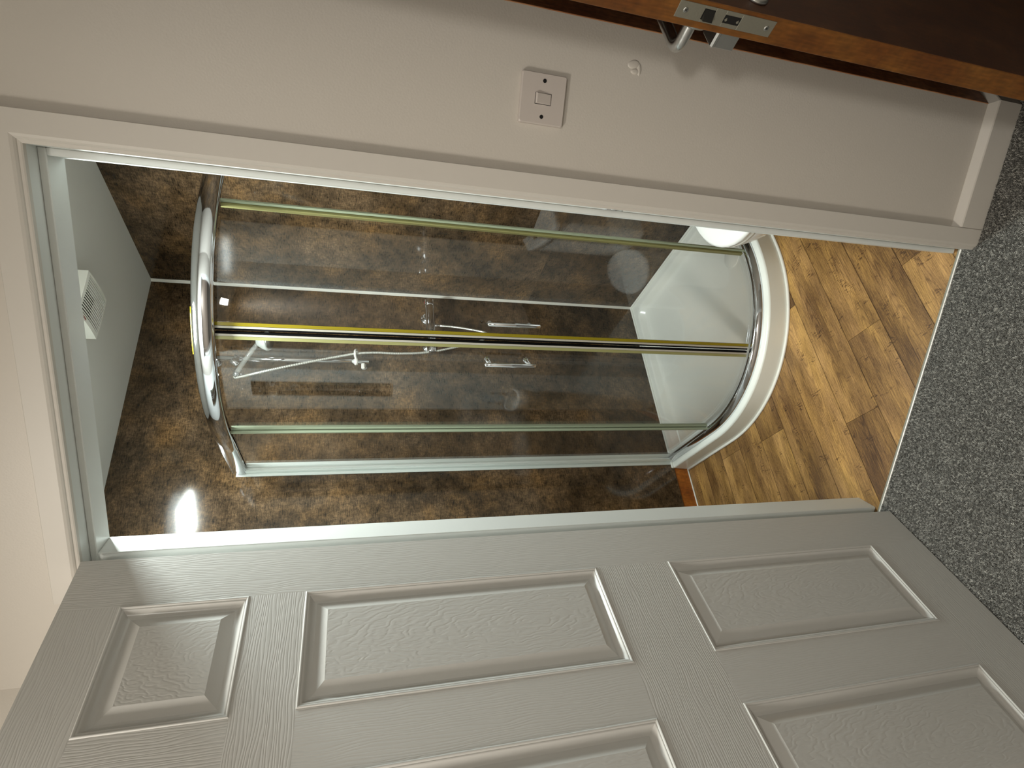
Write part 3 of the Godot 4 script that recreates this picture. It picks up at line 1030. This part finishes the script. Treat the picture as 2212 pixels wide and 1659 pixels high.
func enclosure() -> void:
	var e := thing("shower_enclosure", "curved glass shower enclosure with chrome rails and two sliding doors", "shower enclosure", CORNER, -PI / 4)
	var whole := front_line(90, 0, 0.345, 0.345)
	var st := begin(true)
	sweep(st, whole, [[-0.016, 1.865], [-0.016, 1.912], [-0.013, 1.916], [0.004, 1.918], [0.008, 1.9165], [0.015, 1.912], [0.0205, 1.903], [0.0225, 1.892], [0.0215, 1.879], [0.018, 1.869], [0.012, 1.863], [0.006, 1.862], [0.006, 1.872], [-0.008, 1.872], [-0.008, 1.865]])
	obj("top_rail", st, M.chrome, e)
	st = begin(true)
	sweep(st, whole, [[-0.034, 0.0795], [-0.034, 0.083], [-0.030, 0.088], [-0.012, 0.098], [-0.006, 0.104], [0.004, 0.105], [0.010, 0.102], [0.016, 0.093], [0.019, 0.084], [0.019, 0.0795]])
	obj("bottom_rail", st, M.chrome, e)
	for side in 2:
		var xf := Transform3D.IDENTITY if side == 0 else Transform3D(Basis(Vector3(0, 0, 1), Vector3(0, 1, 0), Vector3(1, 0, 0)), Vector3.ZERO)
		st = begin()
		cbox(st, Vector3(0.0, 0.08, 0.832), Vector3(0.026, 1.885, 0.866), 0.002, xf)
		var wp := obj("wall_profile", st, M.aluminium, e)
		st = begin()
		cbox(st, Vector3(0.026, 0.10, 0.838), Vector3(0.030, 1.870, 0.8465), 0.001, xf)
		cbox(st, Vector3(0.026, 0.10, 0.8535), Vector3(0.030, 1.870, 0.862), 0.001, xf)
		cbox(st, Vector3(0.0, 0.085, 0.866), Vector3(0.006, 1.90, 0.878), 0.001, xf)
		obj("glazing_bead", st, M.aluminium, wp)
		st = begin()
		cbox(st, Vector3(0.022, 0.10, 0.8475), Vector3(0.345, 1.868, 0.8525), 0.0005, xf)
		var fp := obj("fixed_panel", st, M.glass, e)
		st = begin()
		cbox(st, Vector3(0.340, 0.10, 0.8445), Vector3(0.352, 1.866, 0.8475), 0.0008, xf)
		cbox(st, Vector3(0.345, 0.10, 0.846), Vector3(0.352, 1.866, 0.8535), 0.0008, xf)
		obj("edge_seal", st, M.green_seal, fp)
	# the two curved doors run just inside the fixed panels
	var t0 := -0.0175
	for k in 2:
		var a0 := 90.5 if k == 0 else -0.5
		var a1 := 46.9 if k == 0 else 41.9
		st = sheet(front_line(a0, a1), t0, t0 + 0.005, 0.108, 1.862)
		var dr := obj("sliding_door", st, M.glass, e)
		dr.set_meta("label", "left curved glass door" if k == 0 else "right curved glass door")
		# meeting seals
		var sg := 1.0 if k == 0 else -1.0
		st = begin()
		sweep(st, front_line(a1 + sg * 0.35, a1 - sg * 0.75), [[t0 - 0.003, 0.108], [t0 + 0.008, 0.108], [t0 + 0.008, 1.864], [t0 - 0.003, 1.864]])
		tag(obj("seal", st, M.pale_seal if k == 0 else M.yellow_seal, dr), "yellowed plastic door seal")
		st = begin()
		sweep(st, front_line(a1 - sg * 0.85, a1 - sg * 1.55), [[t0 - 0.005, 0.108], [t0 + 0.009, 0.108], [t0 + 0.009, 1.864], [t0 - 0.005, 1.864]])
		obj("seal", st, M.grey_seal, dr)
		st = begin()
		sweep(st, front_line(a1 - sg * 1.55, a1 - sg * 2.2), [[t0 - 0.006, 0.108], [t0 + 0.006, 0.108], [t0 + 0.006, 1.864], [t0 - 0.006, 1.864]])
		obj("magnet_strip", st, M.black_magnet, dr)
		st = begin()
		sweep(st, front_line(a0 - sg * 1.5, a0), [[t0 - 0.002, 0.108], [t0 + 0.010, 0.108], [t0 + 0.010, 1.862], [t0 - 0.002, 1.862]])
		obj("seal", st, M.green_seal if k == 0 else M.pale_seal, dr)
		# bar handle
		var ha := deg_to_rad(51.4 if k == 0 else 37.9)
		var dir := Vector3(cos(ha), 0, sin(ha))
		var c := Vector3(0.35, 0, 0.35)
		st = begin(true)
		tube(st, PackedVector3Array([c + dir * 0.545 + Vector3(0, 0.933, 0), c + dir * 0.545 + Vector3(0, 0.9345, 0), c + dir * 0.545 + Vector3(0, 1.0985, 0), c + dir * 0.545 + Vector3(0, 1.10, 0)]), 0.007, 16, PackedFloat32Array([0.0055, 0.007, 0.007, 0.0055]))
		var hb := obj("handle", st, M.chrome, dr)
		hb.set_meta("label", "chrome bar handle")
		for yy in [0.952, 1.082]:
			st = begin(true)
			lathe(st, [[0.0085, 0.0], [0.0085, 0.008], [0.0065, 0.010], [0.0065, 0.050]], 16, along(dir, c + dir * 0.4865 + Vector3(0, yy, 0)))
			obj("post", st, M.chrome, hb)
	# yellowed end stop over the meeting point
	st = begin(true)
	sweep(st, front_line(52, 37), [[-0.004, 1.914], [0.004, 1.914], [0.0055, 1.9184], [0.004, 1.9198], [-0.002, 1.9198], [-0.004, 1.9184]])
	tag(obj("end_stop", st, M.yellow_seal, e), "yellowed clear end stop on the rail")


func shower_fittings() -> void:
	var st: SurfaceTool
	# thermostatic bar valve
	var v := thing("shower_mixer", "chrome bar shower mixer on the left brown wall", "shower mixer", CORNER + Vector3(0, 1.16, 0), -PI / 4)
	var bar := func(prof: Array) -> SurfaceTool:
		var s := begin(true)
		lathe(s, prof, 28, along(Vector3(0, 0, 1), Vector3(0.062, 0.0, 0.0)))
		return s
	obj("body", bar.call([[0.018, 0.105], [0.021, 0.108], [0.021, 0.315], [0.018, 0.318]]), M.chrome, v)
	obj("knob", bar.call([[0.016, 0.070], [0.0195, 0.073], [0.0205, 0.100], [0.0195, 0.1045]]), M.chrome, v)
	obj("knob", bar.call([[0.0195, 0.3185], [0.0205, 0.322], [0.0195, 0.352], [0.016, 0.355]]), M.chrome, v)
	st = begin()
	cbox(st, Vector3(0.050, 0.0185, 0.072), Vector3(0.056, 0.0215, 0.084), 0.0008)
	tag(obj("hot_mark", st, M.red_print, v), "red temperature mark")
	for q in [0.137, 0.287]:
		st = begin(true)
		lathe(st, [[0.031, 0.0], [0.031, 0.004], [0.026, 0.010], [0.015, 0.0125], [0.0145, 0.050]], 28, along(Vector3(1, 0, 0), Vector3(0.001, 0.004, q)))
		obj("wall_rose", st, M.chrome, v)
	st = begin(true)
	lathe(st, [[0.009, 0.0], [0.009, 0.014], [0.007, 0.016], [0.007, 0.022]], 16, along(Vector3(0, -1, 0), Vector3(0.062, -0.017, 0.21)))
	obj("outlet", st, M.chrome, v)
	# riser rail
	var r := thing("riser_rail", "chrome shower riser rail upright on the left brown wall", "riser rail", CORNER, -PI / 4)
	st = begin(true)
	tube(st, PackedVector3Array([Vector3(0.05, 1.428, 0.401), Vector3(0.05, 1.4285, 0.401), Vector3(0.05, 2.03, 0.401), Vector3(0.05, 2.031, 0.401)]), 0.010, 20, PackedFloat32Array([0.008, 0.010, 0.010, 0.008]))
	obj("rail", st, M.chrome, r)
	for yy in [1.447, 2.012]:
		st = begin(true)
		lathe(st, [[0.014, 0.0], [0.0125, 0.004], [0.009, 0.006], [0.009, 0.050]], 20, along(Vector3(1, 0, 0), Vector3(0.001, yy, 0.401)))
		obj("bracket", st, M.chrome, r)
	st = begin()
	cbox(st, Vector3(0.044, 1.443, 0.411), Vector3(0.060, 1.459, 0.436), 0.004)
	tag(obj("bracket_cap", st, M.white_plastic, r), "white plastic bracket cap")
	st = begin(true)
	lathe(st, [[0.0105, -0.017], [0.016, -0.014], [0.016, 0.014], [0.0105, 0.017]], 20, Transform3D(Basis(), Vector3(0.05, 1.930, 0.401)))
	tube(st, PackedVector3Array([Vector3(0.055, 1.930, 0.401), Vector3(0.085, 1.930, 0.435)]), 0.009, 14)
	lathe(st, [[0.011, -0.016], [0.0145, -0.012], [0.0145, 0.012], [0.011, 0.016]], 18, along(Vector3(0.05, 0.14, -0.10), Vector3(0.093, 1.932, 0.445)))
	tag(obj("slider", st, M.chrome, r), "chrome sliding handset holder")
	# white hose clip round the rail
	var c := thing("hose_clip", "white plastic hose clip round the foot of the riser rail", "hose clip", L(0.05, 1.480, 0.401), -PI / 4)
	st = begin(true)
	lathe(st, [[0.0102, -0.0075], [0.0155, -0.006], [0.0155, 0.006], [0.0102, 0.0075]], 20)
	obj("collar", st, M.white_plastic, c)
	st = begin(true)
	tube(st, curve([Vector3(0.008, 0.0, -0.010), Vector3(0.018, 0.004, -0.016), Vector3(0.026, 0.005, -0.026), Vector3(0.025, 0.004, -0.038), Vector3(0.016, 0.0, -0.047), Vector3(0.006, -0.004, -0.046)], 6), 0.0052, 12)
	obj("hook", st, M.white_plastic, c)
	# handset hanging head down in the slider
	var h := thing("shower_handset", "clear and chrome shower handset tilted in the slider of the riser rail", "shower handset", CORNER, -PI / 4)
	st = begin(true)
	tube(st, curve([Vector3(0.105, 1.918, 0.492), Vector3(0.135, 1.895, 0.470), Vector3(0.165, 1.866, 0.437), Vector3(0.188, 1.842, 0.414)], 6), 0.0085, 16)
	obj("grip", st, M.clear_plastic, h)
	st = begin(true)
	var hx := along(Vector3(0.25, -0.80, 0.1), Vector3(0.195, 1.835, 0.408))
	lathe(st, [[0.010, -0.012], [0.020, -0.004], [0.030, 0.012], [0.036, 0.026], [0.036, 0.034], [0.033, 0.037]], 28, hx)
	obj("head", st, M.frosted_plastic, h)
	st = begin(true)
	lathe(st, [[0.031, 0.037], [0.030, 0.040], [0.002, 0.041]], 28, hx)
	obj("spray_face", st, M.satin_metal, h)
	st = begin(true)
	lathe(st, [[0.0085, 0.0], [0.0095, 0.003], [0.0095, 0.014], [0.008, 0.018]], 16, along(Vector3(-0.5, 0.45, 0.5), Vector3(0.103, 1.919, 0.493)))
	obj("hose_nut", st, M.chrome, h)
	# ribbed hose, its slack hanging behind the door seals
	var line := curve([Vector3(0.095, 1.927, 0.503), Vector3(0.088, 1.925, 0.508), Vector3(0.088, 1.90, 0.502), Vector3(0.088, 1.86, 0.489), Vector3(0.085, 1.78, 0.462), Vector3(0.078, 1.66, 0.424), Vector3(0.070, 1.56, 0.393), Vector3(0.066, 1.481, 0.372), Vector3(0.062, 1.40, 0.362), Vector3(0.060, 1.30, 0.361), Vector3(0.062, 1.18, 0.352), Vector3(0.075, 1.06, 0.330), Vector3(0.080, 0.955, 0.300), Vector3(0.080, 0.905, 0.268), Vector3(0.075, 0.915, 0.245), Vector3(0.068, 0.985, 0.226), Vector3(0.063, 1.06, 0.213), Vector3(0.062, 1.118, 0.210)], 28)
	var rad := PackedFloat32Array()
	for i in line.size():
		rad.append(0.0052 if i % 2 else 0.0043)
	st = begin()
	tube(st, line, 0.0055, 9, rad)
	var hs := obj("shower_hose", st, M.hose_metal)
	hs.position = CORNER
	hs.rotation.y = -PI / 4
	tag(hs, "ribbed silver shower hose looping from mixer to handset", "shower hose")


# ==================================================================== fan, toilet, basin, switch
func fan() -> void:
	var f := thing("extractor_fan", "white square slatted extractor fan on the shower room ceiling", "extractor fan", CORNER + Vector3(S * (0.5225 - 0.505), CEIL, S * (0.5225 + 0.505)), -PI / 4)
	var h := 0.0735
	var st := begin()
	cbox(st, Vector3(-h, -0.022, -h), Vector3(h, 0.0, h), 0.003)
	obj("base", st, M.fan_plastic, f)
	# domed cover: a curved frame with the slats between
	var dome := func(x: float, z: float) -> float: return -0.060 - 0.0035 * (1.0 - pow(absf(x) / h, 2.0)) - 0.002 * (1.0 - pow(absf(z) / h, 2.0))
	var bar := func(called: String, x0: float, x1: float, z0: float, z1: float, top: float) -> void:      # top > 0: as thick as that; else up to the base
		var s := begin()
		var rings := []
		for i in 15:
			var k := i / 14.0
			if x1 - x0 > z1 - z0:
				var x := lerpf(x0, x1, k)
				var ya: float = dome.call(x, z0)
				var yb: float = dome.call(x, z1)
				rings.append(PackedVector3Array([Vector3(x, ya, z0), Vector3(x, yb, z1), Vector3(x, yb + top if top > 0 else -0.021, z1), Vector3(x, ya + top if top > 0 else -0.021, z0)]))
			else:
				var z := lerpf(z0, z1, k)
				var ya: float = dome.call(x0, z)
				var yb: float = dome.call(x1, z)
				rings.append(PackedVector3Array([Vector3(x0, ya, z), Vector3(x1, yb, z), Vector3(x1, yb + top if top > 0 else -0.021, z), Vector3(x0, ya + top if top > 0 else -0.021, z)]))
		loft(s, rings)
		obj(called, s, M.fan_plastic, f)
	bar.call("cover_side", -h, h, h - 0.015, h, 0.0)
	bar.call("cover_side", -h, h, -h, -h + 0.008, 0.0)
	bar.call("cover_side", -h, -h + 0.007, -h + 0.008, h - 0.015, 0.0)
	bar.call("cover_side", h - 0.012, h, -h + 0.008, h - 0.015, 0.0)
	st = begin()
	cbox(st, Vector3(-h + 0.006, -0.030, -h + 0.008), Vector3(h - 0.006, -0.022, h - 0.014), 0.0005)
	obj("grille_back", st, M.fan_dark, f)
	for k in 14:
		var z := lerpf(-h + 0.013, h - 0.020, k / 13.0)
		bar.call("slat", -h + 0.006, h - 0.011, z - 0.0019, z + 0.0019, 0.0006)
	# worn red maker's mark, too small to read in the photograph: strokes only
	st = begin()
	for k in 5:
		var x := 0.062 - k * 0.0085
		var y: float = dome.call(x, h - 0.007) - 0.0008
		cbox(st, Vector3(x - 0.006, y - 0.0003, h - 0.0105), Vector3(x - 0.0045, y + 0.0003, h - 0.004), 0.0001)
		cbox(st, Vector3(x - 0.002, y - 0.0003, h - 0.0105), Vector3(x, y + 0.0003, h - 0.004), 0.0001)
		cbox(st, Vector3(x - 0.005, y - 0.0003, h - 0.008 - (k % 2) * 0.002), Vector3(x - 0.001, y + 0.0003, h - 0.0065 - (k % 2) * 0.002), 0.0001)
	tag(obj("red_mark", st, M.red_print, f), "small worn red print")


func ellipse(cx: float, cz: float, rx: float, rz0: float, rz1: float, y: float, n := 40, pw := 2.0) -> PackedVector3Array:     # rz0 behind, rz1 in front
	var out := PackedVector3Array()
	for k in n:
		var a := TAU * k / n
		var c := cos(a)
		var s := sin(a)
		var x := signf(c) * pow(absf(c), 2.0 / pw) * rx
		var z := signf(s) * pow(absf(s), 2.0 / pw) * (rz1 if s > 0 else rz0)
		out.append(Vector3(cx + x, y, cz + z))
	return out


func toilet() -> void:
	# x along the right brown wall, z out from it
	var t := thing("toilet", "white close-coupled toilet with closed lid beside the shower tray", "toilet", L(1.172, 0, 0), -PI / 4)
	var st := begin(true)
	loft(st, [ellipse(0, 0.33, 0.115, 0.16, 0.17, 0.0, 40, 2.6), ellipse(0, 0.33, 0.11, 0.16, 0.165, 0.03, 40, 2.6), ellipse(0, 0.33, 0.105, 0.15, 0.15, 0.15, 40, 2.4), ellipse(0, 0.345, 0.125, 0.17, 0.175, 0.24), ellipse(0, 0.36, 0.160, 0.19, 0.215, 0.32), ellipse(0, 0.37, 0.172, 0.20, 0.222, 0.365), ellipse(0, 0.37, 0.170, 0.20, 0.220, 0.385)])
	obj("pan", st, M.ceramic, t)
	st = begin(true)
	loft(st, [ellipse(0, 0.375, 0.176, 0.195, 0.221, 0.387), ellipse(0, 0.375, 0.180, 0.198, 0.226, 0.391), ellipse(0, 0.375, 0.180, 0.198, 0.226, 0.400), ellipse(0, 0.375, 0.177, 0.195, 0.223, 0.403)])
	obj("seat", st, M.white_plastic, t)
	st = begin(true)
	loft(st, [ellipse(0, 0.375, 0.177, 0.198, 0.223, 0.4045), ellipse(0, 0.375, 0.181, 0.20, 0.227, 0.408), ellipse(0, 0.375, 0.181, 0.20, 0.227, 0.417), ellipse(0, 0.375, 0.174, 0.194, 0.220, 0.423), ellipse(0, 0.375, 0.14, 0.16, 0.186, 0.4265), ellipse(0, 0.375, 0.06, 0.07, 0.08, 0.429)])
	obj("lid", st, M.ceramic, t)
	st = begin(true)
	st.set_smooth_group(-1)
	cbox(st, Vector3(-0.175, 0.385, 0.002), Vector3(0.175, 0.745, 0.165), 0.014)
	obj("cistern", st, M.ceramic, t)
	st = begin()
	cbox(st, Vector3(-0.183, 0.746, 0.0), Vector3(0.183, 0.778, 0.175), 0.009)
	obj("cistern_lid", st, M.ceramic, t)
	st = begin(true)
	lathe(st, [[0.022, 0.0], [0.022, 0.004], [0.018, 0.006], [0.002, 0.0065]], 24, Transform3D(Basis(), Vector3(0, 0.778, 0.09)))
	obj("flush_button", st, M.chrome, t)


func basin() -> void:
	# behind the left jamb; the photograph shows it only as a reflection in the left glass door
	var c := L(0.27, 0, 1.44)
	var t := thing("wash_basin", "small white wall basin mirrored in the left shower door", "basin", c, PI * 0.75)
	var st := begin(true)
	loft(st, [ellipse(0, 0.11, 0.06, 0.10, 0.06, 0.66), ellipse(0, 0.115, 0.13, 0.105, 0.11, 0.70), ellipse(0, 0.12, 0.175, 0.115, 0.135, 0.77), ellipse(0, 0.12, 0.18, 0.118, 0.14, 0.812), ellipse(0, 0.12, 0.178, 0.117, 0.138, 0.818), ellipse(0, 0.125, 0.158, 0.075, 0.115, 0.818), ellipse(0, 0.125, 0.150, 0.068, 0.108, 0.81)], true, false)
	loft(st, [ellipse(0, 0.125, 0.150, 0.068, 0.108, 0.81), ellipse(0, 0.125, 0.12, 0.055, 0.09, 0.75), ellipse(0, 0.125, 0.07, 0.035, 0.05, 0.715), ellipse(0, 0.125, 0.02, 0.015, 0.015, 0.71)], false, true, true, true)
	obj("bowl", st, M.ceramic, t)
	for x in [-0.085, 0.085]:
		st = begin(true)
		lathe(st, [[0.015, 0.815], [0.015, 0.835], [0.010, 0.84], [0.010, 0.87], [0.018, 0.875], [0.018, 0.89], [0.004, 0.894]], 18, Transform3D(Basis(), Vector3(x, 0, 0.035)))
		tube(st, PackedVector3Array([Vector3(x, 0.85, 0.035), Vector3(x, 0.852, 0.075), Vector3(x, 0.84, 0.09)]), 0.007, 12)
		obj("tap", st, M.chrome, t)
	var m := thing("wall_mirror", "tall narrow mirror above the small basin, seen reflected in the glass", "mirror", L(0.37, 0, 1.44), PI * 0.75)
	st = begin()
	cbox(st, Vector3(-0.11, 1.33, 0.0), Vector3(0.11, 1.89, 0.006), 0.002)
	obj("mirror_pane", st, M.mirror_glass, m)


func small_things() -> void:
	# light switch right of the doorway
	var s := thing("light_switch", "square cream one-gang light switch on the hall wall", "light switch", Vector3(0.2268, 1.164, 0.0))
	var h := 0.0435
	var st := begin()
	var sq := func(e: float, z: float) -> PackedVector3Array:
		var o := PackedVector3Array()
		for c in [[1, 1, 0.0], [-1, 1, 0.5], [-1, -1, 1.0], [1, -1, 1.5]]:
			for k in 5:
				var a: float = PI * c[2] + k * PI / 8.0
				var r := 0.0035
				o.append(Vector3(c[0] * (h - e - r) + r * cos(a), c[1] * (h - e - r) + r * sin(a), z))
		return o
	loft(st, [sq.call(0.0, 0.0), sq.call(0.0, 0.0055), sq.call(0.0006, 0.0075), sq.call(0.002, 0.009)])
	obj("plate", st, M.switch_plastic, s)
	for x in [-0.0302, 0.0302]:
		st = begin()
		lathe(st, [[0.0036, 0.0], [0.0036, 0.0003], [0.001, 0.0003]], 16, along(Vector3(0, 0, 1), Vector3(x, 0.0, 0.009)))
		obj("screw_hole", st, M.hole, s)
	st = begin()
	cbox(st, Vector3(-0.0098, -0.0158, 0.0088), Vector3(0.0098, 0.0158, 0.0094), 0.0003)
	obj("rocker_gap", st, M.hole, s)
	st = begin()
	var lo := PackedVector3Array([Vector3(-0.009, -0.015, 0.009), Vector3(0.009, -0.015, 0.009), Vector3(0.009, 0.015, 0.009), Vector3(-0.009, 0.015, 0.009)])
	var mid := PackedVector3Array([Vector3(-0.0088, -0.0148, 0.0102), Vector3(0.0088, -0.0148, 0.0102), Vector3(0.0088, 0.0148, 0.0135), Vector3(-0.0088, 0.0148, 0.0135)])
	var hi := PackedVector3Array([Vector3(-0.008, -0.0135, 0.0108), Vector3(0.008, -0.0135, 0.0108), Vector3(0.008, 0.0128, 0.0145), Vector3(-0.008, 0.0128, 0.0145)])
	loft(st, [lo, mid, hi])
	obj("rocker", st, M.switch_plastic, s)


# ==================================================================== carpet pile
func carpet_pile() -> void:
	var st := begin()
	for k in 3:
		var a := k * TAU / 3.0
		var d := Vector3(cos(a), 0, sin(a))
		var sd := Vector3(-d.z, 0, d.x)
		var n := d * 0.6 + Vector3.UP
		quad(st, d * 0.0004 - sd * 0.0007, d * 0.0004 + sd * 0.0007, d * 0.0014 + sd * 0.0006 + Vector3(0, 0.0045, 0), d * 0.0014 - sd * 0.0006 + Vector3(0, 0.0045, 0), n)
		tri(st, d * 0.0014 + sd * 0.0006 + Vector3(0, 0.0045, 0), d * 0.0014 - sd * 0.0006 + Vector3(0, 0.0045, 0), d * 0.003 + Vector3(0, 0.005, 0), n)
	st.generate_normals()
	var mesh := st.commit()
	var at := []
	var step := 0.0031
	var z := -0.016
	while z < 0.64:
		var x := -1.02
		while x < 0.60:
			var ok := true
			if z < 0.0 and (x < -0.712 or x > 0.044):
				ok = x > 0.373 and z > -(x - 0.373) + 0.03
			elif z < 0.02 and (x > 0.094 and x < 0.385 or x < -0.73):
				ok = false
			if ok and x > 0.366 and (x - 0.373) + z < 0.028:
				ok = false
			if ok:
				at.append(Vector2(x + rng.randf_range(-0.5, 0.5) * step, z + rng.randf_range(-0.5, 0.5) * step))
			x += step
		z += step
	var mm := MultiMesh.new()
	mm.transform_format = MultiMesh.TRANSFORM_3D
	mm.use_colors = true
	mm.mesh = mesh
	mm.instance_count = at.size()
	for i in at.size():
		var s := rng.randf_range(0.75, 1.15)
		var bs := Basis(Vector3.UP, rng.randf() * TAU).rotated(Vector3(rng.randf_range(-1, 1), 0, rng.randf_range(-1, 1)).normalized(), rng.randf_range(0.0, 0.6)).scaled(Vector3(s, s, s))
		mm.set_instance_transform(i, Transform3D(bs, Vector3(at[i].x, -0.0015, at[i].y)))
		var k := rng.randf()
		var v := 0.20 + 0.34 * rng.randf() * rng.randf()
		if k > 0.86:
			v = rng.randf_range(0.44, 0.66)
		elif k < 0.3:
			v = 0.13
		mm.set_instance_color(i, Color(v, v * 0.975, v * 0.90))
	var o := MultiMeshInstance3D.new()
	o.name = "pile"
	o.multimesh = mm
	o.material_override = M.carpet_pile
	o.set_meta("kind", "stuff")
	M.carpet_node.add_child(o, true)
